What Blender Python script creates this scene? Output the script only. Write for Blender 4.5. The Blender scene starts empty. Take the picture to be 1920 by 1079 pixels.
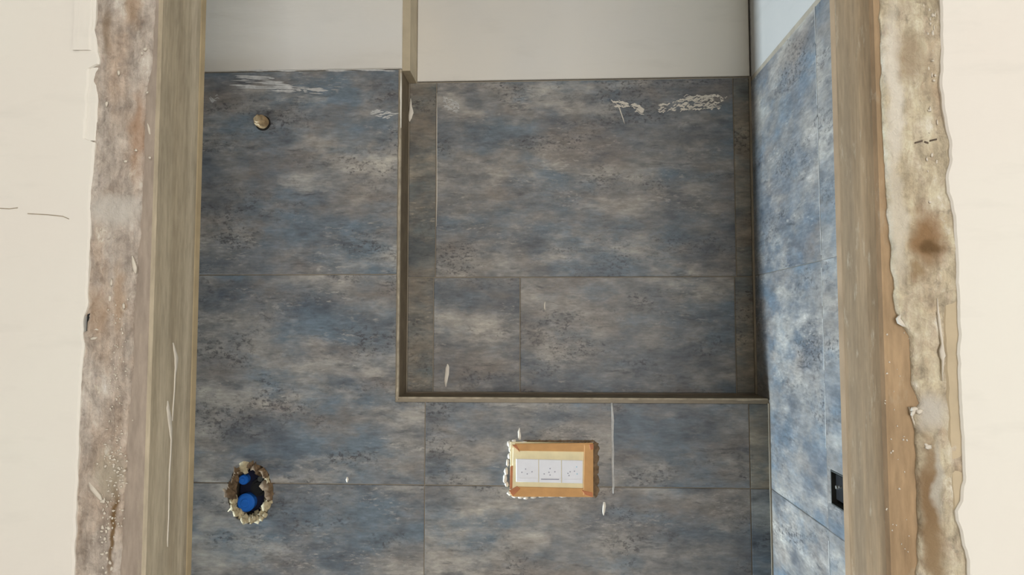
import bpy, bmesh, math, random
from mathutils import Vector, noise

random.seed(7)
scene = bpy.context.scene
col = scene.collection

# ------------------------------------------------------------------ camera
F_PX = 1250.0
YAW, PITCH = math.atan(57 / F_PX), math.atan(71 / F_PX)
CAM = Vector((0, 0, 1.5))
cd = bpy.data.cameras.new('camera')
cd.sensor_width = 36
cd.lens = F_PX * 36 / 1920
cd.clip_start = 0.02
cam = bpy.data.objects.new('camera', cd)
col.objects.link(cam)
cam.location = CAM
cam.rotation_euler = (math.pi / 2 + PITCH, 0, YAW)
scene.camera = cam

# ------------------------------------------------------------------ light
world = bpy.data.worlds.new('daylight')
scene.world = world
world.use_nodes = True
bg = world.node_tree.nodes['Background']
bg.inputs[0].default_value = (0.80, 0.90, 1.0, 1)
bg.inputs[1].default_value = 1.0


def area(name, loc, rot, sx, sy, power, colour):
    l = bpy.data.lights.new(name, 'AREA')
    l.shape = 'RECTANGLE'
    l.size, l.size_y = sx, sy
    l.energy = power
    l.color = colour
    o = bpy.data.objects.new(name, l)
    col.objects.link(o)
    o.location = loc
    o.rotation_euler = rot
    return o


# daylight at the wide opening of the hall behind the camera
area('hall_daylight', (1.05, -2.72, 1.45), (math.pi / 2, 0, 0), 2.2, 1.7, 62, (1.0, 0.970, 0.942))
# daylight at the small window in the far end of the tiled recess
area('recess_daylight', (-1.98, 0.872, 0.62), (0, -math.pi / 2, 0), 1.00, 0.13, 104, (0.72, 0.875, 1.0))

scene.view_settings.view_transform = 'Standard'
scene.view_settings.look = 'None'
scene.view_settings.gamma = 1
scene.view_settings.use_curve_mapping = False
scene.view_settings.exposure = 0.0

# ------------------------------------------------------------------ measures
YN, YF = 0.956, 1.010           # proud wall face, recessed wall face
XR = 0.317                      # tiled side wall
XS = -0.208                     # arris of the proud part
ZL = 1.396                      # ledge
ZT = 1.878                      # top of the tiling
ZJ = [1.574, 1.273, 0.972, 0.671, 0.370, 0.069]
YD0, YD1 = 0.5775, 0.660        # door wall, front and back
JL, JR = -0.3465, 0.285         # reveals
XL_IN = -1.95                   # hidden end of the tiled recess

fwd = Vector((-math.sin(YAW) * math.cos(PITCH), math.cos(YAW) * math.cos(PITCH), math.sin(PITCH)))
rgt = Vector((math.cos(YAW), math.sin(YAW), 0))
upv = rgt.cross(fwd)


def ray(x, y):
    return fwd * F_PX + rgt * (x - 960) + upv * (539.5 - y)


def PY(x, y, d):
    """point of the plane Y = d measured in the photograph"""
    r = ray(x, y)
    return CAM + r * (d / r.y)


def PX(x, y, d):
    r = ray(x, y)
    return CAM + r * (d / r.x)


def poly_fn(pts, d):
    """edge line on plane Y=d -> function x(z)"""
    q = sorted(((PY(x, y, d).z, PY(x, y, d).x) for x, y in pts))

    def f(z):
        if z <= q[0][0]:
            return q[0][1]
        if z >= q[-1][0]:
            return q[-1][1]
        for a, b in zip(q, q[1:]):
            if a[0] <= z <= b[0]:
                t = (z - a[0]) / max(1e-9, b[0] - a[0])
                return a[1] + (b[1] - a[1]) * t
    return f


# ------------------------------------------------------------------ materials
def lin(r, g, b):
    f = lambda c: (c / 255 / 12.92) if c / 255 <= 0.04045 else ((c / 255 + 0.055) / 1.055) ** 2.4
    return (f(r), f(g), f(b), 1)


class NT:
    def __init__(self, name, rough=0.7, spec=0.3):
        self.m = bpy.data.materials.new(name)
        self.m.use_nodes = True
        self.t = self.m.node_tree
        self.b = self.t.nodes['Principled BSDF']
        self.b.inputs['Roughness'].default_value = rough
        self.b.inputs['Specular IOR Level'].default_value = spec

    def n(self, kind, **kw):
        nd = self.t.nodes.new(kind)
        for k, v in kw.items():
            setattr(nd, k, v)
        return nd

    def l(self, a, b):
        self.t.links.new(a, b)

    def pos(self, rnd=False):
        g = self.n('ShaderNodeNewGeometry').outputs['Position']
        if not rnd:
            return g
        oi = self.n('ShaderNodeObjectInfo').outputs['Random']
        mu = self.n('ShaderNodeVectorMath', operation='SCALE')
        mu.inputs[0].default_value = (17.3, 9.1, 31.7)
        self.l(oi, mu.inputs['Scale'])
        ad = self.n('ShaderNodeVectorMath', operation='ADD')
        self.l(g, ad.inputs[0])
        self.l(mu.outputs[0], ad.inputs[1])
        return ad.outputs[0]

    def noise(self, vec, scale, detail=4, rough=0.55, off=(0, 0, 0), dist=0.0):
        mp = self.n('ShaderNodeMapping')
        mp.inputs['Scale'].default_value = scale
        mp.inputs['Location'].default_value = off
        self.l(vec, mp.inputs['Vector'])
        nz = self.n('ShaderNodeTexNoise')
        nz.inputs['Scale'].default_value = 1
        nz.inputs['Detail'].default_value = detail
        nz.inputs['Roughness'].default_value = rough
        nz.inputs['Distortion'].default_value = dist
        self.l(mp.outputs[0], nz.inputs['Vector'])
        return nz.outputs['Fac']

    def ramp(self, fac, stops, interp='LINEAR'):
        r = self.n('ShaderNodeValToRGB')
        cr = r.color_ramp
        cr.interpolation = interp
        while len(cr.elements) < len(stops):
            cr.elements.new(0.5)
        for e, (p, c) in zip(cr.elements, stops):
            e.position = p
            e.color = c if isinstance(c, tuple) else (c, c, c, 1)
        self.l(fac, r.inputs[0])
        return r.outputs[0]

    def mix(self, fac, a, b, mode='MIX'):
        m = self.n('ShaderNodeMix', data_type='RGBA', blend_type=mode)
        for s, v in ((m.inputs[0], fac), (m.inputs[6], a), (m.inputs[7], b)):
            if isinstance(v, (int, float)):
                s.default_value = v
            elif isinstance(v, tuple):
                s.default_value = v
            else:
                self.l(v, s)
        return m.outputs[2]

    def mul(self, a, b):
        m = self.n('ShaderNodeMath', operation='MULTIPLY')
        for s, v in zip(m.inputs, (a, b)):
            if isinstance(v, (int, float)):
                s.default_value = v
            else:
                self.l(v, s)
        return m.outputs[0]

    def spot(self, vec, centre, radii, soft=0.5):
        """soft elliptical stain with its own place on the thing"""
        mp = self.n('ShaderNodeMapping', vector_type='TEXTURE')
        mp.inputs['Location'].default_value = centre
        mp.inputs['Scale'].default_value = radii
        self.l(vec, mp.inputs['Vector'])
        ln = self.n('ShaderNodeVectorMath', operation='LENGTH')
        self.l(mp.outputs[0], ln.inputs[0])
        mr = self.n('ShaderNodeMapRange', interpolation_type='SMOOTHSTEP')
        mr.inputs['From Min'].default_value = 1 - soft
        mr.inputs['From Max'].default_value = 1 + soft
        mr.inputs['To Min'].default_value = 1
        mr.inputs['To Max'].default_value = 0
        self.l(ln.outputs['Value'], mr.inputs[0])
        return mr.outputs[0]

    def warp(self, vec, scale, amt):
        mp = self.n('ShaderNodeTexNoise')
        mp.inputs['Scale'].default_value = scale
        mp.inputs['Detail'].default_value = 3
        self.l(vec, mp.inputs['Vector'])
        s = self.n('ShaderNodeVectorMath', operation='SUBTRACT')
        self.l(mp.outputs['Color'], s.inputs[0])
        s.inputs[1].default_value = (.5, .5, .5)
        k = self.n('ShaderNodeVectorMath', operation='SCALE')
        k.inputs['Scale'].default_value = amt
        self.l(s.outputs[0], k.inputs[0])
        a = self.n('ShaderNodeVectorMath', operation='ADD')
        self.l(vec, a.inputs[0])
        self.l(k.outputs[0], a.inputs[1])
        return a.outputs[0]

    def bump(self, fac, strength, dist):
        b = self.n('ShaderNodeBump')
        b.inputs['Strength'].default_value = strength
        b.inputs['Distance'].default_value = dist
        self.l(fac, b.inputs['Height'])
        self.l(b.outputs[0], self.b.inputs['Normal'])

    def done(self, colour):
        if isinstance(colour, tuple):
            self.b.inputs['Base Color'].default_value = colour
        else:
            self.l(colour, self.b.inputs['Base Color'])
        return self.m


def plain(name, rgb, rough=0.7, var=0.12, scale=60, metallic=0.0):
    k = NT(name, rough)
    k.b.inputs['Metallic'].default_value = metallic
    f = k.noise(k.pos(), (scale,) * 3, 5)
    c = lin(*rgb)
    lo = tuple(v * (1 - var) for v in c[:3]) + (1,)
    hi = tuple(min(1, v * (1 + var)) for v in c[:3]) + (1,)
    k.bump(f, 0.25, 0.001)
    return k.done(k.ramp(f, [(0.3, lo), (0.7, hi)]))


def m_tile():
    k = NT('glazed_cloudy_tile', 0.45, 0.3)
    p0 = k.pos(True)
    p = k.warp(p0, 60, 0.008)
    cloud = k.noise(p, (6, 6, 10), 7, 0.66)
    base = k.ramp(cloud, [(0.32, lin(86, 93, 101)), (0.43, lin(110, 113, 116)),
                          (0.52, lin(130, 128, 125)), (0.60, lin(150, 145, 138)), (0.70, lin(184, 177, 165))])
    # blue washes
    blue = k.ramp(k.noise(p, (7, 7, 14), 6, 0.62, (5, 2, 9)), [(0.50, 0.0), (0.64, 0.85)])
    base = k.mix(blue, base, lin(102, 115, 125))
    # brown-grey washes
    warm = k.ramp(k.noise(p, (8, 8, 17), 6, 0.62, (1, 8, 3)), [(0.49, 0.0), (0.66, 0.75)])
    base = k.mix(warm, base, lin(124, 115, 107))
    # pale rubbed patches
    pale = k.ramp(k.noise(p, (6, 6, 15), 6, 0.6, (7, 3, 2)), [(0.55, 0.0), (0.70, 0.75)])
    base = k.mix(pale, base, lin(178, 171, 160))
    # dark soft patches
    dk = k.ramp(k.noise(p, (10, 10, 24), 6, 0.62, (9, 5, 2)), [(0.53, 0.0), (0.68, 0.75)])
    base = k.mix(dk, base, lin(84, 87, 92))
    # mottling and fine horizontal brushing
    mt = k.noise(p0, (30, 30, 70), 5, 0.7, (6, 2, 3))
    base = k.mix(0.5, base, k.ramp(mt, [(0.30, 0.25), (0.5, 0.50), (0.70, 0.75)]), 'OVERLAY')
    st = k.noise(p0, (70, 70, 330), 4, 0.6, (3, 3, 3))
    base = k.mix(0.32, base, k.ramp(st, [(0.30, 0.26), (0.52, 0.50), (0.74, 0.78)]), 'OVERLAY')
    # clusters of dark flecks
    mask = k.ramp(k.noise(p, (9, 9, 20), 4, 0.6, (2, 9, 6)), [(0.50, 0.0), (0.62, 1.0)])
    fl = k.ramp(k.noise(p0, (150, 150, 240), 5, 0.7, (4, 4, 1)), [(0.51, 0.0), (0.60, 1.0)])
    base = k.mix(k.mul(k.mul(mask, fl), 0.72), base, lin(62, 60, 62))
    # pale flecks
    mask2 = k.ramp(k.noise(p, (10, 10, 26), 4, 0.6, (8, 3, 1)), [(0.52, 0.0), (0.64, 1.0)])
    fl2 = k.ramp(k.noise(p0, (90, 90, 300), 4, 0.65, (1, 7, 3)), [(0.55, 0.0), (0.66, 1.0)])
    base = k.mix(k.mul(k.mul(mask2, fl2), 0.5), base, lin(184, 178, 168))
    # dark horizontal drags
    dm = k.ramp(k.noise(p, (22, 22, 120), 5, 0.65, (8, 1, 4)), [(0.60, 0.0), (0.73, 0.7)])
    base = k.mix(dm, base, lin(70, 70, 73))
    # each tile's own tint of the print
    base = k.mix(1.0, base, k.n('ShaderNodeObjectInfo').outputs['Color'], 'MULTIPLY')
    k.bump(st, 0.05, 0.001)
    return k.done(base)


def m_white(name, a, b):
    k = NT(name, 0.85, 0.15)
    p = k.pos()
    c = k.ramp(k.noise(p, (4, 4, 3.2), 4, 0.5), [(0.3, lin(*a)), (0.7, lin(*b))])
    tr = k.noise(p, (9, 9, 38), 4, 0.6, (2, 4, 1))
    c = k.mix(k.ramp(tr, [(0.56, 0.0), (0.8, 0.22)]), c, lin(*[v * 0.84 for v in b]))
    k.bump(tr, 0.25, 0.002)
    return k.done(c)


def m_reveal(name, a, b, edge_dark, x0):
    """weathered subframe: long vertical streaks"""
    k = NT(name, 0.75, 0.2)
    p = k.pos()
    f = k.noise(p, (60, 70, 3.2), 5, 0.6)
    c = k.ramp(f, [(0.30, lin(*a)), (0.5, lin(*[(u + v) / 2 for u, v in zip(a, b)])), (0.72, lin(*b))])
    band = k.ramp(k.noise(p, (14, 34, 0.9), 2, 0.5, (0, x0, 0)), [(0.45, 0.0), (0.62, 0.55)])
    c = k.mix(band, c, lin(*edge_dark))
    mo = k.noise(p, (26, 40, 9), 6, 0.7, (2, 4, 1))
    c = k.mix(0.45, c, k.ramp(mo, [(0.30, 0.28), (0.5, 0.5), (0.70, 0.72)]), 'OVERLAY')
    fi = k.noise(p, (240, 300, 40), 3, 0.6, (2, 4, 1))
    c = k.mix(0.25, c, k.ramp(fi, [(0.30, 0.25), (0.5, 0.5), (0.70, 0.75)]), 'OVERLAY')
    dirt = k.ramp(k.noise(p, (60, 60, 22), 5, 0.7, (5, 5, 5)), [(0.58, 0.0), (0.74, 0.5)])
    c = k.mix(dirt, c, lin(186, 174, 152))
    k.bump(f, 0.3, 0.0012)
    return k.done(c)


def m_mortar(name, a, b, c0, stains):
    k = NT(name, 0.9, 0.1)
    p = k.pos()
    w = k.warp(p, 60, 0.012)
    f = k.noise(w, (38, 38, 24), 6, 0.65)
    c = k.ramp(f, [(0.28, lin(*a)), (0.5, lin(*b)), (0.72, lin(*c0))])
    och = k.ramp(k.noise(w, (22, 22, 7), 4, 0.6, (3, 1, 7)), [(0.52, 0.0), (0.70, 0.55)])
    c = k.mix(och, c, lin(174, 148, 124))
    gr = k.ramp(k.noise(w, (170, 170, 150), 3, 0.6), [(0.56, 0.0), (0.72, 0.38)])
    c = k.mix(gr, c, lin(120, 108, 96))
    wh = k.ramp(k.noise(w, (70, 70, 38), 5, 0.65, (1, 6, 2)), [(0.60, 0.0), (0.74, 0.75)])
    c = k.mix(wh, c, lin(232, 226, 212))
    vs = k.noise(p, (120, 120, 14), 5, 0.65, (4, 1, 2))
    c = k.mix(0.5, c, k.ramp(vs, [(0.30, 0.25), (0.5, 0.5), (0.70, 0.75)]), 'OVERLAY')
    cm = k.noise(w, (75, 75, 55), 6, 0.75, (8, 1, 2))
    c = k.mix(0.55, c, k.ramp(cm, [(0.32, 0.2), (0.5, 0.5), (0.68, 0.8)]), 'OVERLAY')
    w2 = k.warp(p, 45, 0.02)
    for cx, cz, rx, rz, rgb, amt in stains:
        s = k.spot(w2, (cx, YD0, cz), (rx, 1.0, rz), 0.6)
        c = k.mix(k.mul(s, amt), c, lin(*rgb))
    k.bump(k.noise(w, (110, 110, 90), 5, 0.7), 0.9, 0.003)
    return k.done(c)


def stain(px, py, rw, rh, rgb, amt):
    c = PY(px, py, YD0)
    s = YD0 / F_PX
    return (c.x, c.z, rw * s, rh * s, rgb, amt)


M = {}
M['tile'] = m_tile()
M['grout'] = plain('sand_grout', (150, 140, 124), 0.9)
M['raw'] = plain('brown_cement_screed', (112, 99, 80), 0.9, 0.2, 40)
M['trim'] = plain('dusty_edge_profile', (162, 150, 130), 0.85, 0.3, 70)
M['lip'] = plain('tan_under_plaster', (196, 180, 152), 0.85, 0.1, 30)
M['edge'] = plain('pale_reveal_edge', (178, 160, 128), 0.85, 0.2, 20)  # paler strip along the back edge of the reveal
M['edge_r'] = plain('brown_reveal_edge', (142, 119, 94), 0.85, 0.2, 20)
M['wall'] = m_white('cream_skim_plaster', (234, 228, 220), (236, 234, 225))
M['bathplaster'] = m_white('grey_white_plaster', (215, 212, 206), (224, 217, 204))
M['return'] = plain('bare_plaster_return', (190, 176, 150), 0.9, 0.1, 30)
M['core'] = plain('masonry_core', (110, 98, 84), 0.95, 0.2, 30)
M['reveal_l'] = m_reveal('weathered_subframe_grey', (168, 156, 134), (196, 184, 162), (150, 137, 115), 3.0)
M['reveal_r'] = m_reveal('weathered_subframe_brown', (124, 100, 74), (146, 121, 93), (110, 96, 79), 5.0)
M['front_l'] = m_reveal('dusty_subframe_front', (152, 139, 127), (170, 157, 144), (160, 150, 140), 7.0)
M['front_r'] = m_reveal('brown_subframe_front', (156, 130, 99), (174, 148, 116), (160, 140, 114), 8.0)
M['plaster_side'] = m_white('darkened_side_plaster', (174, 171, 166), (182, 178, 172))  # same plaster, shade put into its colour against the strong recess lamp
M['mortar_l'] = m_mortar('mottled_mortar_grey', (162, 150, 139), (184, 173, 162), (206, 198, 189), [
    stain(262, 260, 14, 85, (172, 138, 110), .6), stain(190, 585, 22, 40, (172, 144, 116), .55),
    stain(215, 395, 50, 26, (205, 200, 192), .75), stain(228, 560, 10, 60, (172, 142, 110), .5),
    stain(205, 60, 10, 45, (128, 108, 84), .6), stain(255, 20, 16, 30, (174, 144, 112), .5),
    stain(216, 985, 6, 85, (120, 96, 66), .95), stain(205, 890, 26, 40, (170, 164, 146), .6)])
M['mortar_r'] = m_mortar('pale_scraped_mortar', (168, 154, 130), (192, 180, 156), (216, 206, 186), [
    stain(1732, 445, 26, 48, (146, 116, 84), .95), stain(1742, 465, 15, 12, (104, 82, 56), .85),
    stain(1715, 510, 12, 18, (140, 114, 78), .7), stain(1738, 950, 15, 108, (140, 116, 88), 1.0),
    stain(1748, 1040, 18, 60, (146, 124, 96), .9), stain(1672, 180, 14, 150, (226, 220, 208), .8),
    stain(1680, 430, 14, 90, (214, 206, 190), .8), stain(1705, 110, 26, 40, (168, 150, 126), .7),
    stain(1745, 770, 24, 30, (196, 190, 180), .9), stain(1755, 900, 10, 60, (186, 182, 172), .7)])
M['splash'] = plain('dried_white_plaster', (216, 208, 194), 0.8, 0.06, 80)
M['film'] = plain('thin_plaster_film', (182, 180, 176), 0.8, 0.2, 120)
M['tape'] = plain('tan_paper_tape', (194, 146, 92), 0.6, 0.1, 70)
M['tape_fold'] = plain('creased_tape', (176, 112, 74), 0.6, 0.15, 90)
M['cream'] = plain('cream_plastic', (226, 213, 172), 0.5, 0.06, 70)
M['white_plastic'] = plain('white_plastic', (222, 222, 226), 0.45, 0.03, 70)
M['slot'] = plain('grey_slot', (150, 150, 162), 0.6)
M['slot_blue'] = plain('pale_blue_mark', (150, 190, 205), 0.6)
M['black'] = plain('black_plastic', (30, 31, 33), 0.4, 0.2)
M['darkgrey'] = plain('dark_grey_plastic', (66, 68, 66), 0.5, 0.2)
M['navy'] = plain('dark_valve_body', (26, 28, 48), 0.4, 0.25)
M['blue'] = plain('blue_plastic_cap', (34, 104, 196), 0.4, 0.1)
M['chip'] = plain('broken_cement_rim', (186, 172, 140), 0.9, 0.3, 160)
M['chip_dark'] = plain('brown_cement_and_shade', (112, 92, 70), 0.9, 0.35, 160)  # brown cement, also used as painted shade beside the socket
M['brass'] = plain('dusty_brass', (158, 136, 104), 0.5, 0.3, 150)
M['hole'] = plain('dark_pipe_hole', (34, 30, 26), 0.9)
M['metal'] = plain('bare_steel', (190, 190, 184), 0.35, 0.1, 80, 0.8)
M['pencil'] = plain('pencil_graphite', (96, 84, 72), 0.8)
M['concrete'] = plain('screed_floor', (168, 160, 148), 0.9, 0.15, 8)
M['ceil'] = plain('white_ceiling', (228, 226, 220), 0.9, 0.03, 10)
M['wood'] = plain('painted_window_frame', (220, 216, 208), 0.5, 0.05, 20)


# ------------------------------------------------------------------ mesh helpers
def link(name, bm, mat, parent=None, smooth=False, origin=None):
    me = bpy.data.meshes.new(name)
    if origin is not None:
        for v in bm.verts:
            v.co -= Vector(origin)
    bmesh.ops.recalc_face_normals(bm, faces=bm.faces)
    bm.to_mesh(me)
    bm.free()
    if smooth:
        for p in me.polygons:
            p.use_smooth = True
    mats = mat if isinstance(mat, (list, tuple)) else [mat]
    for mm in mats:
        me.materials.append(M[mm] if isinstance(mm, str) else mm)
    o = bpy.data.objects.new(name, me)
    col.objects.link(o)
    if origin is not None:
        o.location = origin
    if parent is not None:
        o.parent = parent
        o.matrix_parent_inverse.identity()
        base = Vector(parent.location)
        if parent.parent is not None:
            base = base + Vector(parent.parent.location)
        o.location = Vector(o.location) - base
    return o


def tag(o, label, cat, kind=None, group=None):
    o['label'] = label
    o['category'] = cat
    if kind:
        o['kind'] = kind
    if group:
        o['group'] = group
    return o


def empty(name, loc):
    o = bpy.data.objects.new(name, None)
    o.empty_display_size = 0.02
    col.objects.link(o)
    o.location = loc
    return o


def box(bm, x0, x1, y0, y1, z0, z1, mi=0):
    vs = [bm.verts.new(p) for p in ((x0, y0, z0), (x1, y0, z0), (x1, y1, z0), (x0, y1, z0),
                                    (x0, y0, z1), (x1, y0, z1), (x1, y1, z1), (x0, y1, z1))]
    for f in ((0, 1, 5, 4), (1, 2, 6, 5), (2, 3, 7, 6), (3, 0, 4, 7), (4, 5, 6, 7), (3, 2, 1, 0)):
        bm.faces.new([vs[i] for i in f]).material_index = mi


def prism(bm, pts, ax, d0, d1, bev=0.0):
    """outline pts in the wall plane; ax 'y' -> (x,z) outline, ax 'x' -> (y,z) outline; d0 = face, d1 = back.
    bev insets the front face so that the arris is softened"""
    n = len(pts)
    cx = sum(p[0] for p in pts) / n
    cz = sum(p[1] for p in pts) / n

    def P(u, w, d):
        return (u, d, w) if ax == 'y' else (d, u, w)
    s = 1 if d1 > d0 else -1
    rings = []
    if bev > 0:
        ins = []
        for i in range(n):
            a, b, c = Vector(pts[i - 1]), Vector(pts[i]), Vector(pts[(i + 1) % n])
            e1, e2 = (b - a).normalized(), (c - b).normalized()
            n1, n2 = Vector((-e1.y, e1.x)), Vector((-e2.y, e2.x))
            nn = n1 + n2
            if nn.length < 1e-6:
                nn = n1
            nn = nn.normalized() / max(0.35, (nn.normalized()).dot(n1))
            ins.append(b + nn * bev)
        area2 = sum(pts[i - 1][0] * pts[i][1] - pts[i][0] * pts[i - 1][1] for i in range(n))
        if area2 < 0:
            ins = [Vector(p) * 2 - q for p, q in zip(pts, ins)]
        rings.append([bm.verts.new(P(q.x, q.y, d0)) for q in ins])
        rings.append([bm.verts.new(P(p[0], p[1], d0 + s * bev)) for p in pts])
    else:
        rings.append([bm.verts.new(P(p[0], p[1], d0)) for p in pts])
    rings.append([bm.verts.new(P(p[0], p[1], d1)) for p in pts])
    bm.faces.new(rings[0])
    bm.faces.new(list(reversed(rings[-1])))
    for r0, r1 in zip(rings, rings[1:]):
        for i in range(n):
            j = (i + 1) % n
            bm.faces.new((r0[i], r0[j], r1[j], r1[i]))


def rect(u0, u1, w0, w1):
    return [(u0, w0), (u1, w0), (u1, w1), (u0, w1)]


def cyl(bm, c, axis, r0, r1, h, seg=20, capmi=0):
    """frustum from c along axis"""
    ax = Vector(axis).normalized()
    t = ax.orthogonal().normalized()
    b = ax.cross(t)
    a0, a1 = [], []
    for i in range(seg):
        q = 2 * math.pi * i / seg
        d = t * math.cos(q) + b * math.sin(q)
        a0.append(bm.verts.new(Vector(c) + d * r0))
        a1.append(bm.verts.new(Vector(c) + ax * h + d * r1))
    for i in range(seg):
        j = (i + 1) % seg
        bm.faces.new((a0[i], a0[j], a1[j], a1[i]))
    bm.faces.new(a1)
    bm.faces.new(list(reversed(a0)))


def blob(bm, c, r, seed=0, rough=0.25, sub=1):
    g = bmesh.ops.create_icosphere(bm, subdivisions=sub, radius=1)
    for v in g['verts']:
        n = noise.noise(v.co * 1.7 + Vector((seed * 3.1, seed * 1.7, 0)))
        q = v.co * (1 + rough * n)
        v.co = Vector((c[0] + q.x * r[0], c[1] + q.y * r[1], c[2] + q.z * r[2]))


G = 0.0006        # half a joint

# ------------------------------------------------------------------ the tiled recess: back wall
bm = bmesh.new()
S = 0.0016        # joints lie this far behind the tile faces
# proud part left of the arris, with a pocket for the mixer
PK = (-0.4555, -0.3855, 1.213, 1.305)
ys = YN + S
for (x0, x1, z0, z1) in ((XL_IN, PK[0], 0, ZT), (PK[1], XS - .001, 0, ZT), (PK[0], PK[1], 0, PK[2]), (PK[0], PK[1], PK[3], ZT),
                         (XS - .001, XR, 0, ZL - .001)):
    box(bm, x0, x1, ys, YF + 0.12, z0, z1)
box(bm, PK[0], PK[1], YN + 0.052, YF + 0.12, PK[2], PK[3])
box(bm, XS - .001, XR, YF + S, YF + 0.12, ZL - .001, ZT)
wall_back = tag(link('wall_back', bm, 'grout'), 'blue grey tiled back wall with a shallow recess above a ledge', 'wall', 'structure')

# plaster above the tiling
bm = bmesh.new()
prism(bm, rect(XL_IN, XS + .001, ZT + .002, 2.6), 'y', YN + .0025, YF + .12, .0015)
link('plaster_panel', bm, 'bathplaster', wall_back)
bm = bmesh.new()
prism(bm, rect(XS + .0135, XR, ZT + .002, 2.6), 'y', YF + .002, YF + .12, .001)
link('plaster_panel', bm, 'bathplaster', wall_back)
bm = bmesh.new()
box(bm, XS + .0012, XS + .013, YN + .004, YF + .1, ZT - .001, 2.6)
link('plaster_return', bm, 'return', wall_back)
# brown screed on the side of the proud part and on the ledge
bm = bmesh.new()
box(bm, XS - .0009, XS + .0012, YN + .0045, YF + .004, ZL + .0012, ZT - .001)
o = link('return_face', bm, 'raw', wall_back)
bm = bmesh.new()
box(bm, XS, XR - .001, YN + .0045, YF + .004, ZL - .001, ZL + .0012)
o = link('ledge_top', bm, 'raw', wall_back)
# dusty profile along the arris
bm = bmesh.new()
N = 130
for i in range(N):
    z0 = ZL - .003 + (ZT - ZL + .002) * i / N
    z1 = ZL - .003 + (ZT - ZL + .002) * (i + 1) / N
    w = .0010 + .0024 * abs(noise.noise((0, 0, z0 * 34)))
    box(bm, XS - w, XS + .0014, YN - .0011 - .0007 * abs(noise.noise((3, 0, z0 * 60))), YN + .0048, z0, z1)
link('edge_profile', bm, 'trim', wall_back)
bm = bmesh.new()
for i in range(N):
    x0 = XS - .003 + (XR + .001 - XS) * i / N
    x1 = XS - .003 + (XR + .001 - XS) * (i + 1) / N
    w = .0006 + .0018 * abs(noise.noise((x0 * 34, 5, 0)))
    box(bm, x0, x1, YN - .0011 - .0007 * abs(noise.noise((x0 * 60, 0, 2))), YN + .0048, ZL - w, ZL + .0014)
link('edge_profile', bm, 'trim', wall_back)
# dark open joint at the back of the ledge
bm = bmesh.new()
box(bm, XS + .001, XR - .002, YF - .003, YF + .001, ZL + .0012, ZL + .0028)
link('ledge_joint', bm, 'core', wall_back)
# thin caulk beads in the inner corners
bm = bmesh.new()
box(bm, XR - .0022, XR + .0005, YF - .0015, YF + .002, ZL + .002, ZT)
link('corner_bead', bm, 'grout', wall_back)
bm = bmesh.new()
box(bm, XR - .0022, XR + .0005, YN - .002, YN + .002, 0.0, ZL - .005)
link('corner_bead', bm, 'grout', wall_back)


def tile(pts, ax, d0, d1, parent):
    bm = bmesh.new()
    prism(bm, pts, ax, d0, d1, .0007)
    c0 = sum(p[0] for p in pts) / len(pts)
    c1 = sum(p[1] for p in pts) / len(pts)
    org = (c0, d0, c1) if ax == 'y' else (d0, c0, c1)
    return link('tile', bm, 'tile', parent, origin=org)


def trect(u0, u1, w0, w1, g=G):
    return rect(u0 + G, u1 - G, w0 + g, w1 - g)


TB = .0095
# hole for the mixer, rough outline round its centre
HC = (-0.4205, 1.259)
hole = []
for i in range(40):
    a = 2 * math.pi * i / 40
    k = 1 + .10 * noise.noise((math.cos(a) * 2.2, math.sin(a) * 2.2, 4.0))
    hole.append((HC[0] + .0335 * k * math.cos(a), HC[1] + .043 * k * math.sin(a)))
above = [p for p in hole if p[1] > ZJ[1] + G]
below = [p for p in hole if p[1] < ZJ[1] - G]
above.sort(key=lambda p: math.atan2(p[1] - HC[1], p[0] - HC[0]))
below.sort(key=lambda p: -((math.atan2(p[1] - HC[1], p[0] - HC[0]) + math.pi * 1.5) % (2 * math.pi)))
VX0 = -0.168          # joint under the arris
TW = 0.4565
left_joints = [VX0 - TW * i for i in range(5)]
# row above: column tiles
xs = [XS - .0035 + G, -0.625, -1.08, -1.54, XL_IN]
for a, b in zip(xs[1:], xs):
    tile(trect(a, b, ZJ[0], ZT), 'y', YN, YN + TB, wall_back)
# middle row: notched tile that turns under the ledge, with the upper half of the mixer hole
z0, z1 = ZJ[1] + G, ZJ[0] - G
al = sorted(above, key=lambda p: p[0])
pts = [(left_joints[1] + G, z0), (al[0][0], z0)] + al[1:-1] + [(al[-1][0], z0), (VX0 - G, z0), (VX0 - G, ZL - .006),
       (XS - .0035, ZL - .006), (XS - .0035, z1), (left_joints[1] + G, z1)]
tile(pts, 'y', YN, YN + TB, wall_back)
for a, b in zip(left_joints[2:4] + [XL_IN], left_joints[1:4]):
    tile(trect(a, b, ZJ[1], ZJ[0]), 'y', YN, YN + TB, wall_back)
VX1, VX2 = 0.0985, 0.2885
for a, b in ((VX0, VX1), (VX1, VX2), (VX2, XR - .001)):
    t_ = tile(trect(a, b, ZJ[1], ZL - .006 + G), 'y', YN, YN + TB, wall_back)
    if b - a < .06:
        t_.color = (1.0, .95, .82, 1)
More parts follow.
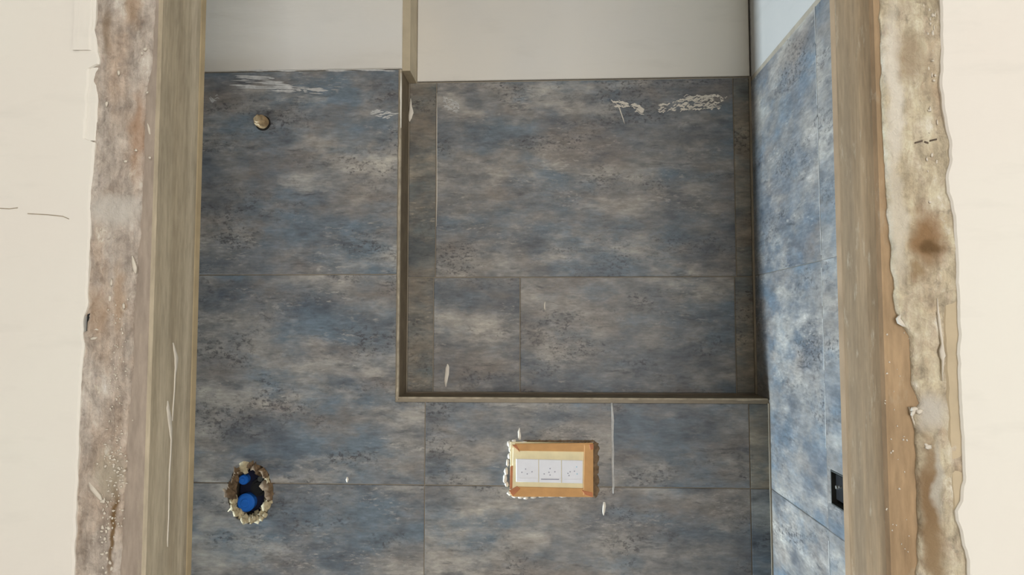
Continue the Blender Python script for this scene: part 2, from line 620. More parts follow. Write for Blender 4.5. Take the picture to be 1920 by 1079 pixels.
# row under it, lower half of the mixer hole
z0, z1 = ZJ[2] + G, ZJ[1] - G
bl = sorted([p for p in below], key=lambda p: ((math.atan2(p[1] - HC[1], p[0] - HC[0]) - math.pi / 2) % (2 * math.pi)))
pts = [(left_joints[1] + G, z0), (VX0 - G, z0), (VX0 - G, z1)] + [(bl[-1][0], z1)] + list(reversed(bl[1:-1])) + [(bl[0][0], z1)] + [(left_joints[1] + G, z1)]
tile(pts, 'y', YN, YN + TB, wall_back)
for a, b in zip(left_joints[2:4] + [XL_IN], left_joints[1:4]):
    tile(trect(a, b, ZJ[2], ZJ[1]), 'y', YN, YN + TB, wall_back)
for a, b in ((VX0, VX2), (VX2, XR - .001)):
    t_ = tile(trect(a, b, ZJ[2], ZJ[1]), 'y', YN, YN + TB, wall_back)
    if b - a < .06:
        t_.color = (.72, .82, .92, 1)
for r in range(2, 5):
    js = [XL_IN] + left_joints[3:0:-1] + [VX0, VX2, XR - .001]
    for a, b in zip(js, js[1:]):
        tile(trect(a, b, ZJ[r + 1], ZJ[r]), 'y', YN, YN + TB, wall_back)
# recessed field
for a, b in ((XS + .0022, -.1635), (-.1635, .2905), (.2905, XR - .0022)):
    t_ = tile(trect(a, b, ZJ[0] - .001, ZT - .001), 'y', YF, YF + TB, wall_back)
    if b - a < .06:
        t_.color = (1.0, .93, .80, 1)
for a, b in ((XS + .0022, -.166), (-.166, -.034), (-.034, .2875), (.2875, XR - .0022)):
    t_ = tile(trect(a, b, ZL + .003, ZJ[0] - .001), 'y', YF, YF + TB, wall_back)
    if b - a < .06:
        t_.color = (1.0, .93, .80, 1)

# ------------------------------------------------------------------ the tiled side wall
bm = bmesh.new()
BX = (0.700, 0.760, 1.3035, 1.3415)      # opening of the switch box: y0,y1,z0,z1
xs_ = XR + S
for (y0, y1, z0, z1) in ((YD1 - .001, BX[0], 0, ZT), (BX[1], YF + .12, 0, ZT), (BX[0], BX[1], 0, BX[2]), (BX[0], BX[1], BX[3], ZT)):
    box(bm, xs_, XR + .14, y0, y1, z0, z1)
box(bm, XR + .06, XR + .14, BX[0], BX[1], BX[2], BX[3])
wall_right = tag(link('wall_right', bm, 'grout'), 'side wall of pale blue tiles running towards the doorway', 'wall', 'structure')
bm = bmesh.new()
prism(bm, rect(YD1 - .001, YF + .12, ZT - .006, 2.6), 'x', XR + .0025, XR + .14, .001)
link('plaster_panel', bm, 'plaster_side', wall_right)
VY = 0.7705
ZTR = ZT - .008
for a, b in ((VY, YF - .001), (YD1 - .001, VY)):
    tile(trect(a, b, ZJ[0], ZTR, .0003), 'x', XR, XR + TB, wall_right)
tile(trect(VY, YF - .001, ZJ[1], ZJ[0], .0003), 'x', XR, XR + TB, wall_right)
# tile with the switch opening
bm = bmesh.new()
y0, y1, z0, z1 = YD1 - .001 + G, VY - G, ZJ[1] + .0003, ZJ[0] - .0003
for r in ((y0, BX[0], z0, z1), (BX[1], y1, z0, z1), (BX[0], BX[1], z0, BX[2]), (BX[0], BX[1], BX[3], z1)):
    box(bm, XR, XR + TB, r[0], r[1], r[2], r[3])
link('tile', bm, 'tile', wall_right, origin=(XR, (y0 + y1) / 2, (z0 + z1) / 2))
for r in range(1, 5):
    for a, b in ((VY, YF - .001 if r < 0 else YN), (YD1 - .001, VY)):
        tile(trect(a, b, ZJ[r + 1], ZJ[r], .0003), 'x', XR, XR + TB, wall_right)

bm = bmesh.new()
for k in range(60):
    za, zb = 1.0 + (ZTR - 1.0) * k / 60, 1.0 + (ZTR - 1.0) * (k + 1) / 60
    if zb > BX[2] - .03 and za < BX[3] + .01 or noise.noise((0, 2, za * 40)) < -.25:
        continue
    w = .0004 + .0005 * abs(noise.noise((7, 0, za * 50)))
    box(bm, XR - .0002, XR + .001, VY - w, VY + w, za, zb)
link('joint_filler', bm, 'film', wall_right)

# ------------------------------------------------------------------ door wall: core, skim plaster, mortar, subframe
HEAD = 2.06
bm = bmesh.new()
CY = YD0 + .020
SL0, SL1 = PY(167, 629, YD0).z, PY(167, 588, YD0).z
box(bm, -2.3, JL - .068, CY, YD1, 0, 2.6)
box(bm, JL - .068, JL - .052, CY, YD1, 0, SL0)
box(bm, JL - .068, JL - .052, CY, YD1, SL1, 2.6)
box(bm, JL - .068, JL - .052, YD1 - .004, YD1, SL0, SL1)
box(bm, JR + .052, 2.3, CY, YD1, 0, 2.6)
box(bm, JL - .052, JR + .052, CY, YD1, HEAD + .05, 2.6)
wall_front = tag(link('wall_front', bm, 'core'), 'cream plastered hall wall round the unfinished doorway', 'wall', 'structure')

L_EDGE = [(186, -40), (186, 0), (186, 30), (184, 60), (190, 95), (193, 118), (188, 140), (187, 200), (186, 265), (183, 290), (181, 330), (176, 360),
          (176, 420), (174, 480), (171, 540), (170, 580), (163, 598), (162, 632), (165, 645), (160, 700), (157, 760), (155, 800),
          (152, 900), (148, 1000), (146, 1079), (143, 1200)]
R_EDGE = [(1757, -40), (1757, 0), (1758, 100), (1757, 170), (1762, 215), (1766, 235), (1774, 265), (1774, 300), (1768, 330), (1769, 360), (1776, 385), (1782, 410),
          (1785, 470), (1788, 540), (1790, 620), (1790, 700), (1793, 770), (1797, 830), (1799, 900), (1795, 935), (1784, 955),
          (1786, 975), (1795, 1000), (1803, 1030), (1808, 1079), (1812, 1200)]
lf, rf = poly_fn(L_EDGE, YD0), poly_fn(R_EDGE, YD0)


def jit(z, s, a=.0012):
    return a * noise.fractal((s, 0, z * 70), 1.0, 2.0, 4)


def skim(name, outer, edge, sgn, seed, y0, y1, zmin, zmax, mat, parent, dz=.004, amp=.0011, roundy=.0016):
    """sheet of plaster with one ragged vertical edge; the arris is rounded over"""
    bm = bmesh.new()
    n = max(2, int((zmax - zmin) / dz))
    prev = None
    for i in range(n + 1):
        z = zmin + (zmax - zmin) * i / n
        e = edge(z) + jit(z, seed, amp)
        row = [bm.verts.new((outer(z) if callable(outer) else outer, y0, z)),
               bm.verts.new((e - sgn * .016, y0, z)),
               bm.verts.new((e - sgn * roundy, y0 + .0002, z)),
               bm.verts.new((e, y0 + roundy, z)),
               bm.verts.new((e + sgn * .0004, y1, z)),
               bm.verts.new((outer(z) if callable(outer) else outer, y1, z))]
        if prev:
            for a in range(6):
                b = (a + 1) % 6
                bm.faces.new((prev[a], prev[b], row[b], row[a]))
        else:
            bm.faces.new(row)
        prev = row
    bm.faces.new(list(reversed(prev)))
    return link(name, bm, mat, parent)


# the two skim sheets; the left one steps back beside the open groove and at the slit
zg0, zg1 = PY(175, 266, YD0).z, PY(175, 130, YD0).z


def lf2(z):
    if zg0 < z < zg1:
        return PY(171.5 - 3 * (zg1 - z) / (zg1 - zg0), 200, YD0).x
    return lf(z)


YS = YD0 - .006
skim('skim_plaster', -2.3, lf2, 1, 1.0, YS, CY, 0.0, HEAD, 'wall', wall_front)
skim('skim_plaster', 2.3, rf, -1, 9.0, YS, CY, 0.0, HEAD, 'wall', wall_front)
bm = bmesh.new()
box(bm, -2.3, 2.3, YS, CY, HEAD, 2.6)
link('skim_plaster', bm, 'wall', wall_front)
# sliver of plaster left standing beside the groove
skim('plaster_sliver', lambda z: PY(176.5 - 3 * (zg1 - z) / (zg1 - zg0), 200, YD0).x, lf, 1, 3.0, YD0 - .004, CY, zg0, zg1, 'wall', wall_front, amp=.0008)
# thicker lip at the upper left
skim('plaster_lip', PY(158, 50, YD0).x, lambda z: PY(181, 50, YD0).x, 1, 5.0, YS - .0018, YS + .001, PY(170, 100, YD0).z, HEAD - .02, 'wall', wall_front, amp=.0008)
# tan under-layer showing along the right edge
U_EDGE = [(1767, 388), (1768, 450), (1769, 520), (1764, 600), (1770, 700), (1774, 800), (1778, 900), (1784, 958)]
uf = poly_fn(U_EDGE, YD0)
skim('plaster_lip', lambda z: rf(z) + .004, lambda z: min(uf(z), rf(z) - .001), -1, 12.0, YD0 - .0035, CY, PY(1780, 956, YD0).z, PY(1770, 390, YD0).z, 'lip', wall_front, amp=.0009)

# black filler added as shade for the slit between plaster and mortar
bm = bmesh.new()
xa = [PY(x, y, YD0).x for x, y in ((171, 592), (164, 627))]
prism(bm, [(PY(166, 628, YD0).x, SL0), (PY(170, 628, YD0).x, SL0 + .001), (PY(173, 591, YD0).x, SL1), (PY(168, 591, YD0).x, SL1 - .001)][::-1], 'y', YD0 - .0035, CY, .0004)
link('slit_shade', bm, 'black', wall_front)

# pencil strokes and faint scratches on the plaster
bm = bmesh.new()
for (xa, ya, xb, yb) in ((1716, 268, 1730, 264), (1734, 266, 1741, 268), (1744, 264, 1757, 261)):
    a, b = PY(xa, ya, YD0 - .0042), PY(xb, yb, YD0 - .0042)
    w = .0007
    vs = [bm.verts.new(a + Vector((0, 0, -w))), bm.verts.new(b + Vector((0, 0, -w))), bm.verts.new(b + Vector((0, 0, w))), bm.verts.new(a + Vector((0, 0, w)))]
    f = bm.faces.new(vs)
    r = bmesh.ops.extrude_face_region(bm, geom=[f])
    for v in [g for g in r['geom'] if isinstance(g, bmesh.types.BMVert)]:
        v.co.y += .003
link('pencil_mark', bm, 'pencil', wall_front)
bm = bmesh.new()
for pl in (((0, 391), (18, 392), (34, 390)), ((52, 401), (90, 403), (118, 406), (130, 411))):
    for (xa, ya), (xb, yb) in zip(pl, pl[1:]):
        a, b = PY(xa, ya, YS), PY(xb, yb, YS)
        w = .0004
        vs = [bm.verts.new(a + Vector((0, -.0003, -w))), bm.verts.new(b + Vector((0, -.0003, -w))), bm.verts.new(b + Vector((0, -.0003, w))), bm.verts.new(a + Vector((0, -.0003, w)))]
        bm.faces.new(vs)
link('hairline_crack', bm, 'trim', wall_front)


# subframe posts: body with softened arrises
def post(name, x_rev, x_out, mat, label):
    bm = bmesh.new()
    s = 1 if x_out > x_rev else -1
    b = .0025
    prof = [(x_out, YD0), (x_rev + s * b, YD0), (x_rev, YD0 + b), (x_rev, YD1 - .0135), (x_rev - s * .0004, YD1 - .012), (x_rev - s * .0004, YD1 - .004), (x_rev + s * .003, YD1 - .0005), (x_out, YD1)]
    n = len(prof)
    lo = [bm.verts.new((x, y, 0)) for x, y in prof]
    hi = [bm.verts.new((x, y, HEAD)) for x, y in prof]
    for i in range(n):
        j = (i + 1) % n
        bm.faces.new((lo[i], lo[j], hi[j], hi[i])).material_index = 1 if i == 0 else (2 if i in (3, 4, 5) else 0)
    bm.faces.new(hi)
    bm.faces.new(list(reversed(lo)))
    return tag(link(name, bm, mat), label, 'door frame', 'structure')


trim_1 = post('trim_1', JL, JL - .050, ('reveal_l', 'front_l', 'edge'), 'grey weathered door post with speckled mortar and a long plaster drip')
trim_2 = post('trim_2', JR, JR + .050, ('reveal_r', 'front_r', 'edge_r'), 'brown weathered door post with pale scraped mortar, beside the blue side wall')
bm = bmesh.new()
prism(bm, rect(JL - .05, JR + .05, HEAD, HEAD + .05), 'y', YD0, YD1, .002)
trim_3 = tag(link('trim_3', bm, 'reveal_r'), 'brown head piece across the top of the doorway', 'door frame', 'structure')


def mortar(name, inner, outer, mat, parent, seed, thick=.003, rough=.0016, ncol=22, dz=.003, zmin=.9, zmax=HEAD, gap=None):
    """trowelled mortar as a relief sheet lying over the post's front"""
    bm = bmesh.new()
    n = int((zmax - zmin) / dz)
    prev = None
    for i in range(n + 1):
        z = zmin + (zmax - zmin) * i / n
        a = inner(z) + jit(z, seed, .0014)
        b = outer(z)
        if gap and gap[0] < z < gap[1]:
            b += gap[2]
        row = [bm.verts.new((a, YD0 + .012, z))]
        for c in range(ncol + 1):
            t = c / ncol
            x = a + (b - a) * t
            h = thick * min(1, t * ncol / 1.0 * .5 + .35)
            h += rough * noise.fractal((x * 60 + seed, 0, z * 45), 1.0, 2.1, 5)
            h += .0016 * noise.noise((x * 22 + seed, 3, z * 12))
            row.append(bm.verts.new((x, YD0 - max(.0004, h), z)))
        row.append(bm.verts.new((b, YD0 + .02, z)))
        if prev:
            m = len(row)
            for q in range(m - 1):
                bm.faces.new((prev[q], prev[q + 1], row[q + 1], row[q]))
        prev = row
    return link(name, bm, mat, parent, smooth=True)


ML_IN = [(296, -40), (292, 0), (286, 120), (274, 180), (269, 330), (266, 400), (258, 500), (252, 600), (250, 700), (240, 800), (236, 900),
         (230, 1000), (226, 1079), (222, 1200)]
MR_IN = [(1647, -40), (1648, 0), (1650, 90), (1652, 200), (1656, 290), (1662, 390), (1666, 440), (1672, 520), (1677, 585), (1692, 610), (1704, 632),
         (1709, 720), (1722, 757), (1708, 775), (1714, 810), (1717, 900), (1720, 1000), (1717, 1079), (1717, 1200)]
mlf, mrf = poly_fn(ML_IN, YD0), poly_fn(MR_IN, YD0)
slit = (PY(167, 627, YD0).z, PY(167, 590, YD0).z, PY(173, 600, YD0).x - PY(160, 600, YD0).x + .001)
mortar('mortar_band', mlf, lambda z: lf(z) - .004, 'mortar_l', trim_1, 2.0, gap=(slit[0], slit[1], slit[2]))
mortar('mortar_band', mrf, lambda z: rf(z) + .004, 'mortar_r', trim_2, 20.0, thick=.0032, rough=.0014)


# ------------------------------------------------------------------ dried splashes
def drip(parent, pts, d, name='plaster_drip', mat='splash', ax='y', proud=.0007):
    """pts: (px, py, half width px) down the length of one dried run"""
    bm = bmesh.new()
    rows = []
    for x, y, w in pts:
        if ax == 'y':
            c = PY(x, y, d)
            e = PY(x + w, y, d)
            hw = abs(e.x - c.x)
            ring = [(c.x - hw, d + .0006, c.z), (c.x - hw * .5, d - proud * .8, c.z), (c.x + hw * .5, d - proud * .8, c.z), (c.x + hw, d + .0006, c.z)]
        else:
            c = PX(x, y, d)
            e = PX(x + w, y, d)
            hw = abs(e.y - c.y)
            s = 1 if d < 0 else -1
            ring = [(d - s * .0006, c.y - hw, c.z), (d + s * proud * .8, c.y - hw * .5, c.z), (d + s * proud * .8, c.y + hw * .5, c.z), (d - s * .0006, c.y + hw, c.z)]
        rows.append([bm.verts.new(p) for p in ring])
    for r0, r1 in zip(rows, rows[1:]):
        for q in range(4):
            bm.faces.new((r0[q], r0[(q + 1) % 4], r1[(q + 1) % 4], r1[q]))
    bm.faces.new(rows[0])
    bm.faces.new(list(reversed(rows[-1])))
    return link(name, bm, mat, parent, smooth=True)


# the long run down the left reveal
drip(trim_1, [(324, 643, .6), (327, 655, 3), (331, 672, 5), (330, 690, 3), (328, 705, 1.6), (327, 730, 1.3), (324, 770, 1.3), (323, 790, 1)], JL, ax='x')
drip(trim_1, [(314, 752, .6), (315, 765, 4), (318, 785, 5), (320, 805, 4), (321, 825, 1.8), (320, 850, 1.6), (318, 880, 1.9), (317, 920, 1.3), (316, 970, 1.3), (314, 1010, 1.3), (314, 1026, .8)], JL, ax='x')
# runs on the tiling
drip(wall_back, [(839, 683, 1), (839, 690, 4.5), (838, 703, 5), (836, 715, 4), (836, 726, 1)], YF)
drip(wall_back, [(974, 803, 1), (973, 810, 3), (974, 818, 4), (974, 825, 3)], YN)
drip(wall_back, [(1133, 942, 2.5), (1133, 950, 4), (1132, 960, 3.5), (1132, 967, 1)], YN)
drip(wall_back, [(651, 895, 1.5), (651, 900, 3.5), (651, 905, 1.5)], YN)
drip(wall_back, [(1022, 566, .7), (1021, 571, 1.6), (1021, 578, 1.6), (1022, 582, .7)], YF)
drip(wall_back, [(770, 185, .8), (770, 200, 3), (771, 212, 6), (769, 222, 4), (768, 228, 1)], YF)
drip(wall_back, [(819, 175, .5), (819, 230, .8), (819, 300, .6), (819, 370, 1), (818, 425, .5)], YF)
drip(wall_back, [(752, 137, 1), (752, 165, 1.6), (752, 200, 1.2), (752, 240, .6)], YN - .001)
# filler in the joint right of the socket
drip(wall_back, [(1147, 756, 2), (1149, 790, 3.4), (1148, 820, 3), (1149, 850, 3.6), (1149, 885, 2.6), (1150, 912, 3), (1150, 926, 1.5)], YN, 'joint_filler', 'film', proud=.0006)
# runs and flicks on the mortar
drip(trim_1, [(248, 480, 1), (250, 492, 4), (252, 503, 5), (254, 513, 2)], YD0 - .004)
drip(trim_1, [(168, 905, 2), (174, 918, 7), (183, 930, 7), (191, 940, 2)], YD0 - .0035)
drip(trim_1, [(277, 232, .8), (279, 242, 3), (281, 252, 2)], YD0)
drip(trim_2, [(1757, 560, .8), (1759, 585, 2.5), (1761, 600, 3.5), (1764, 625, 3), (1767, 645, 2.5), (1766, 658, 6), (1768, 668, 7), (1768, 676, 3), (1767, 700, 1.5), (1767, 715, .8)], YD0 - .0042)
drip(trim_2, [(1688, 590, 1), (1685, 598, 5), (1690, 607, 7), (1697, 613, 3)], YD0 - .0042)
drip(trim_2, [(1704, 764, 1), (1709, 778, 2.5), (1713, 792, 2), (1716, 800, .8)], YD0 - .0012)


def specks(parent, name, items, d, mat='splash', group_stuff=True):
    bm = bmesh.new()
    for i, (x, y, rw, rh) in enumerate(items):
        c = PY(x, y, d)
        s = d / F_PX
        blob(bm, (c.x, d, c.z), (rw * s, min(.0008, rw * s * .6), rh * s), i, .9)
    o = link(name, bm, mat, parent, smooth=True)
    if group_stuff:
        o['kind'] = 'stuff'
    return o


rnd = random.Random(3)
items = [(223, 137, 3, 6), (200, 195, 3, 6), (276, 174, 2.5, 2.5), (272, 92, 4, 4), (266, 100, 3, 4), (255, 282, 4, 3), (235, 303, 5, 4), (281, 296, 3, 2.5),
         (293, 377, 2.5, 3), (188, 430, 2, 2), (209, 530, 3, 8), (206, 560, 3, 8), (232, 575, 3, 6), (180, 618, 6, 3), (175, 635, 8, 4), (230, 625, 2, 3)]
for i in range(130):
    t = rnd.random()
    y = 560 + 480 * t
    x = 222 - 16 * t + rnd.gauss(0, 9 + 3 * t)
    r = rnd.uniform(.7, 1.9)
    items.append((x, y, r, r * rnd.uniform(.8, 1.7)))
for i in range(46):
    x, y = rnd.gauss(216, 15), rnd.gauss(890, 35)
    items.append((x, y, rnd.uniform(1.5, 4.0), rnd.uniform(1.2, 3.0)))
for i in range(24):
    items.append((rnd.gauss(197, 6), rnd.uniform(930, 1075), rnd.uniform(1.5, 4), rnd.uniform(2, 5)))
specks(trim_1, 'plaster_specks', [q for q in items if 152 < q[0] < 290], YD0 - .0042)
items = [(1583, 145, 2.5, 3), (1612, 98, 2, 4), (1640, 150, 2, 2), (1655, 100, 3, 2), (1635, 5, 2, 2)]
for i in range(30):
    items.append((rnd.uniform(1655, 1705), rnd.uniform(620, 1060), rnd.uniform(.8, 2.2), rnd.uniform(.8, 2.4)))
specks(trim_2, 'plaster_specks', [q for q in items if q[0] > 1650], YD0 - .0002)
items = [(1716, 768, 8, 5), (1724, 772, 7, 5), (1712, 776, 5, 6), (1740, 838, 6, 5), (1736, 834, 4, 3)]
for i in range(26):
    y = rnd.uniform(10, 380)
    items.append((rnd.gauss(1745, 7) + (8 if y > 420 else 0), y, rnd.uniform(1, 3.2), rnd.uniform(1.5, 6)))
specks(trim_2, 'plaster_specks', items, YD0 - .0036)


# brushed smears of white plaster along the top of the tiling
def smear(parent, x0, x1, ytop, ybot, n, d, seed, slope=0.0, lo=8, hi=60, curl=0.0):
    r = random.Random(seed)
    bm = bmesh.new()
    for i in range(n):
        cx = r.uniform(x0, x1)
        t = (cx - x0) / (x1 - x0)
        yt = ytop(t) if callable(ytop) else ytop
        yb = ybot(t) if callable(ybot) else ybot
        cy = r.uniform(yt, yb)
        ln = r.uniform(lo, hi) / 2
        hw = r.uniform(.5, 1.7)
        m = 7
        top, bot = [], []
        ph = r.uniform(0, 6)
        for k in range(m + 1):
            q = -1 + 2 * k / m
            w = hw * (1 - abs(q) ** 2.2) * r.uniform(.6, 1.3) + .15
            px = cx + q * ln
            py = cy + q * ln * (slope + curl * math.sin(ph)) + curl * 4 * math.sin(ph + q * 3)
            a, b = PY(px, py - w, d), PY(px, py + w, d)
            top.append(bm.verts.new((a.x, d - .0004 - .00002 * i, a.z)))
            bot.append(bm.verts.new((b.x, d - .0004 - .00002 * i, b.z)))
        for k in range(m):
            bm.faces.new((top[k], top[k + 1], bot[k + 1], bot[k]))
    o = link('plaster_smear', bm, 'film' if seed % 2 else 'splash', parent)
    return o


smear(wall_back, 455, 540, lambda t: 140 + 10 * t, lambda t: 166, 34, YN, 1, .03)
smear(wall_back, 520, 605, lambda t: 158 + 8 * t, lambda t: 172 + 4 * t, 26, YN, 3, .06, 6, 36)
smear(wall_back, 455, 740, 131, 133.5, 14, YN, 5, 0, 10, 50)
smear(wall_back, 832, 860, lambda t: 182 + 10 * t, lambda t: 204 + 8 * t, 60, YF, 7, .4, 3, 9, .3)
smear(wall_back, 1148, 1205, lambda t: 190 + 6 * t, lambda t: 200 + 14 * t, 44, YF, 8, .3, 4, 14, .25)
smear(wall_back, 1235, 1300, lambda t: 196 - 14 * t, lambda t: 212 - 6 * t, 40, YF, 10, -.25, 4, 12, .25)
smear(wall_back, 1278, 1348, 178, 206, 80, YF, 12, -.15, 4, 16, .25)
smear(wall_back, 1352, 1364, 182, 190, 5, YF, 14, 0, 3, 8, .4)
smear(wall_back, 700, 740, 205, 222, 14, YN, 11, -.1, 8, 24, .2)
smear(wall_back, 395, 412, 178, 190, 8, YN, 13, .3, 4, 12, .3)
drip(wall_back, [(1159, 196, 1), (1163, 208, 1.6), (1168, 222, 1.4), (1171, 232, .6)], YF, proud=.0006)

# ------------------------------------------------------------------ capped socket box
cx0, cz0 = PY(1034, 881, YN).x, PY(1034, 881, YN).z
sock = empty('socket_box', (cx0, YN, cz0))
tag(sock, 'three module wall socket masked with tan tape, set under the ledge', 'socket')


def sp(x, y, d=YN):
    q = PY(x, y, d)
    return (q.x, q.z)


def quad(name, pts, y0, y1, mat, parent, bev=.0006):
    """plate from four photo corners (clockwise from upper left)"""
    bm = bmesh.new()
    w = [sp(x, y, YN) for x, y in reversed(pts)]
    prism(bm, w, 'y', y0, y1, bev)
    return link(name, bm, mat, parent)


quad('box_body', [(957, 828), (1110, 831), (1110, 930), (956, 928)], YN - .0055, YN + .001, 'cream', sock)
quad('cover_plate', [(962, 838), (1095, 844), (1094, 918), (960, 915)], YN - .0066, YN - .005, 'cream', sock)
quad('tape_strip', [(966, 831), (1111, 829), (1111, 846), (975, 844)], YN - .0085, YN - .005, 'tape', sock, .0004)
quad('tape_strip', [(972, 911), (1096, 914), (1110, 930), (960, 929)], YN - .0085, YN - .005, 'tape', sock, .0004)
quad('tape_strip', [(1095, 833), (1111.5, 831), (1111.5, 930), (1093, 926)], YN - .0089, YN - .005, 'tape', sock, .0004)
o = quad('tape_strip', [(957, 874), (962, 872), (961, 914), (956, 916)], YN - .0072, YN - .005, 'tape_fold', sock, .0003)
o['label'] = 'torn brown remnant of tape'
for pts in ([(961, 833), (969, 833), (975, 846), (971, 842)], [(955, 918), (970, 910), (976, 914), (962, 928)], [(1090, 917), (1110, 921), (1111, 930), (1097, 926)],
            [(1104, 832), (1112, 831), (1112, 841), (1106, 842)]):
    quad('tape_fold', pts, YN - .0093, YN - .0066, 'tape_fold', sock, .0003)
dots = [[(-10, 2), (-3, -4), (0, 5), (9, 1)], [(-11, 4), (0, -6), (0, 6), (9, 0), (-2, 1)], [(-8, 2), (-6, 6), (-4, -1), (4, -2), (8, -10), (9, 3)]]
for i, (xa, xb) in enumerate(((968, 1009.5), (1010.5, 1052), (1053, 1092))):
    mo = quad('socket_module', [(xa, 859 + i), (xb, 860 + i), (xb, 903 + i), (xa, 902 + i)], YN - .0078, YN - .006, 'white_plastic', sock, .0006)
    mx, my = (xa + xb) / 2, 882 + i
    for j, (dx, dy) in enumerate(dots[i]):
        bm = bmesh.new()
        q = sp(mx + dx, my + dy)
        cyl(bm, (q[0], YN - .0076, q[1]), (0, -1, 0), .0009, .0009, .0005, 10)
        link('contact_hole', bm, 'slot_blue' if (i == 2 and j > 3) else 'slot', mo)
    bm = bmesh.new()
    q0, q1 = sp(xa + 4, my + 13), sp(xb - 4, my + 15)
    box(bm, q0[0], q1[0], YN - .0081, YN - .0074, q1[1], q0[1])
    link('module_line', bm, 'slot' if i == 1 else 'white_plastic', mo)
# crumbs of mortar round the box; shadowed void on its right drawn as brown blobs
rim = [(955, 832, 4, 6), (957, 843, 3, 6), (955, 856, 3, 6), (952, 868, 3, 7), (949, 884, 4, 8), (947, 898, 4, 8), (950, 908, 4, 5), (956, 925, 5, 4), (965, 931, 6, 3),
       (977, 932, 6, 3), (986, 933, 5, 4), (1000, 932, 6, 3), (1015, 931, 6, 1.5), (1035, 930.5, 9, 1.5), (1055, 931, 8, 1.5), (963, 827, 5, 3), (980, 829, 8, 2)]
bm = bmesh.new()
for i, (x, y, rw, rh) in enumerate(rim):
    q = sp(x, y)
    blob(bm, (q[0], YN - .001, q[1]), (rw * .00076, .0042, rh * .00076), i, .5, 2)
link('rim_blobs', bm, 'splash', sock, smooth=True)
bm = bmesh.new()
for i in range(16):
    q = sp(1116 + 2 * math.sin(i * 1.9), 836 + i * 6)
    blob(bm, (q[0], YN, q[1]), (.0045, .0012, .0055), i + 40, .5, 2)
for i in range(20):
    q = sp(985 + i * 6.6, 827.5)
    blob(bm, (q[0], YN, q[1]), (.0045, .0012, .0016), i + 80, .5, 1)
link('rim_blobs', bm, 'chip_dark', sock, smooth=True)

# ------------------------------------------------------------------ concealed mixer
mx = empty('mixer_valve', (HC[0], YN + .05, HC[1]))
tag(mx, 'concealed shower mixer with blue caps in a broken hole in the tiling', 'mixer')
bm = bmesh.new()
for i in range(5):      # rough cast body, waisted
    pass
q = PY(468, 925, YN)
prism(bm, [(q.x + .0235 * math.cos(2 * math.pi * i / 28), q.z + .033 * math.sin(2 * math.pi * i / 28)) for i in range(28)], 'y', YN + .015, YN + .0525, .003)
body = link('valve_body', bm, 'navy', mx)
bm = bmesh.new()
q = PY(480, 918, YN)
cyl(bm, (q.x, YN + .016, q.z), (0, -1, 0), .0135, .0125, .006, 28)
cyl(bm, (q.x, YN + .0105, q.z), (0, -1, 0), .0095, .0085, .004, 24)
link('cartridge', bm, 'black', mx)
for (px, py, r, h, rz) in ((455, 901, .0072, .013, .0085), (460, 944, .0132, .014, .0118)):
    q = PY(px, py, YN + .004)
    bm = bmesh.new()
    cyl(bm, (q.x, YN + .016, q.z), (0, -1, 0), r * .96, r, h * .75, 28)
    cyl(bm, (q.x, YN + .016 - h * .74, q.z), (0, -1, 0), r, r * .82, h * .18, 28)
    cap = link('cap', bm, 'blue', mx)
    bm = bmesh.new()
    cyl(bm, (q.x, YN + .016 - h * .915, q.z), (0, -1, 0), r * .5, r * .42, .0016, 20)
    link('cap_boss', bm, 'blue', cap)
bm = bmesh.new()
q = PY(484, 901, YN)
cyl(bm, (q.x, YN + .016, q.z), (0, -1, 0), .004, .004, .009, 16)
link('inlet_stub', bm, 'darkgrey', mx)
bm = bmesh.new()
bm2 = bmesh.new()
for i in range(46):
    a = 2 * math.pi * i / 46
    k = 1 + .10 * noise.noise((math.cos(a) * 2.2, math.sin(a) * 2.2, 4.0))
    rr = random.Random(i)
    low = math.sin(a) < -.25
    s = rr.uniform(.004, .0085)
    t = bm if (low and rr.random() < .8 or rr.random() < .12) else bm2
    off = rr.uniform(-.16, .02)
    blob(t, (HC[0] + .0315 * (k + off) * math.cos(a), YN + rr.uniform(.002, .006), HC[1] + .041 * (k + off) * math.sin(a)),
         (s * rr.uniform(.7, 1.2), rr.uniform(.003, .005), s * rr.uniform(.7, 1.3)), i, 1.3, 2)
for (px, py) in ((438, 955), (441, 962), (470, 975), (476, 973), (456, 976), (497, 966), (490, 972)):
    q = PY(px, py, YN)
    blob(bm, (q.x, YN - .0005, q.z), (.0034, .0016, .0042), px, .6, 2)
for b_, m_ in ((bm, 'chip'), (bm2, 'chip_dark')):
    link('rim_blobs', b_, m_, mx, smooth=True)['kind'] = 'stuff'

# ------------------------------------------------------------------ plugged pipe outlet
q = PY(492, 230, YN)
pl = empty('pipe_plug', (q.x, YN, q.z))
tag(pl, 'small dusty brass pipe plug sticking out high on the tiling', 'pipe plug')
bm = bmesh.new()
cyl(bm, (q.x + .001, YN + .0006, q.z - .001), (0, -1, 0), .0118, .0112, .0010, 28)
link('pipe_hole', bm, 'hole', pl)
ax = Vector((-.22, -1, .12)).normalized()
c = Vector((q.x + .0015, YN + .001, q.z - .0005))
bm = bmesh.new()
cyl(bm, c, ax, .0088, .0088, .010, 24)
for k in range(4):
    cyl(bm, c + ax * (.0015 + k * .0022), ax, .0090, .0094, .0011, 24)
link('thread', bm, 'brass', pl)
bm = bmesh.new()
cyl(bm, c + ax * .0095, ax, .0092, .0078, .005, 6)
cyl(bm, c + ax * .0145, ax, .0055, .0045, .0016, 16)
link('plug_head', bm, 'brass', pl)

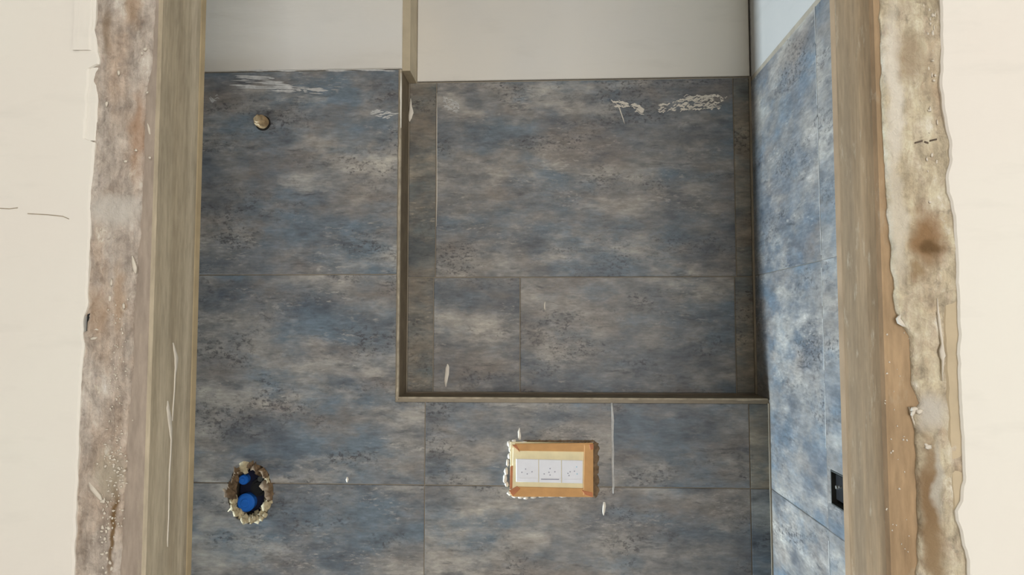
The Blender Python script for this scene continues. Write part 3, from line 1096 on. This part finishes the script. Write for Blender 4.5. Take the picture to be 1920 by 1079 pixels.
# ------------------------------------------------------------------ open switch box in the side wall
ym, zm = (BX[0] + BX[1]) / 2, (BX[2] + BX[3]) / 2
sb = empty('switch_box', (XR + .03, ym, zm))
tag(sb, 'open black switch box set into the blue tiled side wall', 'switch box')
bm = bmesh.new()
t = .0015
y0, y1, z0, z1 = BX[0] + .0003, BX[1] - .0003, BX[2] + .0003, BX[3] - .0003
for r in ((y0, y0 + t, z0, z1), (y1 - t, y1, z0, z1), (y0 + t, y1 - t, z0, z0 + t), (y0 + t, y1 - t, z1 - t, z1)):
    box(bm, XR - .0006, XR + .045, r[0], r[1], r[2], r[3])
box(bm, XR + .040, XR + .045, y0 + t, y1 - t, z0 + t, z1 - t)
link('box_shell', bm, 'darkgrey', sb)
bm = bmesh.new()
prism(bm, rect(y0 + .004, y1 - .004, z0 + .006, z1 - .003), 'x', XR + .003, XR + .020, .001)
link('insert', bm, 'black', sb)
for (yy, zz, r) in ((.7495, 1.3245, .0023), (.742, 1.3265, .0014), (.712, 1.3245, .0023)):
    bm = bmesh.new()
    cyl(bm, (XR + .0035, yy, zz), (-1, 0, 0), r, r * .8, .003, 14)
    link('screw', bm, 'metal', sb)

# ------------------------------------------------------------------ the rest of the rooms (mostly outside the picture)
bm = bmesh.new()
box(bm, -2.3, 2.3, -2.8, YF + .12, -.08, 0)
tag(link('floor', bm, 'concrete'), 'bare grey screed floor of the hall', 'floor', 'structure')
bm = bmesh.new()
box(bm, -2.3, 2.3, -2.8, YF + .12, 2.6, 2.68)
tag(link('ceiling', bm, 'ceil'), 'white ceiling over hall and recess', 'ceiling', 'structure')
bm = bmesh.new()
box(bm, -2.38, -2.3, -2.8, YD1, 0, 2.6)
tag(link('wall_left', bm, 'wall'), 'cream hall wall on the left', 'wall', 'structure')
bm = bmesh.new()
box(bm, 2.3, 2.38, -2.8, YD1, 0, 2.6)
tag(link('wall_hall_right', bm, 'wall'), 'cream hall wall on the right', 'wall', 'structure')
# rear wall with a wide window opening
W = (-.1, 2.2, .55, 2.35)
bm = bmesh.new()
for r in ((-2.38, W[0], 0, 2.6), (W[1], 2.38, 0, 2.6), (W[0], W[1], 0, W[2]), (W[0], W[1], W[3], 2.6)):
    box(bm, r[0], r[1], -2.88, -2.80, r[2], r[3])
tag(link('wall_rear', bm, 'wall'), 'cream hall wall behind with a wide window', 'wall', 'structure')


def window(name, make, label):
    bm = bmesh.new()
    for r in make:
        box(bm, *r)
    return tag(link(name, bm, 'wood'), label, 'window', 'structure')


f = .05
window('window_1', ((W[0], W[0] + f, -2.88, -2.80, W[2], W[3]), (W[1] - f, W[1], -2.88, -2.80, W[2], W[3]),
                    (W[0] + f, W[1] - f, -2.88, -2.80, W[2], W[2] + f), (W[0] + f, W[1] - f, -2.88, -2.80, W[3] - f, W[3])), 'white frame of the wide hall window')
# far end of the tiled recess with its narrow window
bm = bmesh.new()
V = (.800, .945, .08, 1.16)
for r in ((YD1, V[0], 0, 2.6), (V[1], YF + .12, 0, 2.6), (V[0], V[1], 0, V[2]), (V[0], V[1], V[3], 2.6)):
    box(bm, -2.03, XL_IN, r[0], r[1], r[2], r[3])
tag(link('wall_end', bm, 'bathplaster'), 'plastered end wall of the recess with a narrow window', 'wall', 'structure')
g = .006
window('window_2', ((-2.02, -1.96, V[0], V[0] + g, V[2], V[3]), (-2.02, -1.96, V[1] - g, V[1], V[2], V[3]),
                    (-2.02, -1.96, V[0] + g, V[1] - g, V[2], V[2] + g), (-2.02, -1.96, V[0] + g, V[1] - g, V[3] - g, V[3])), 'white frame of the narrow recess window')
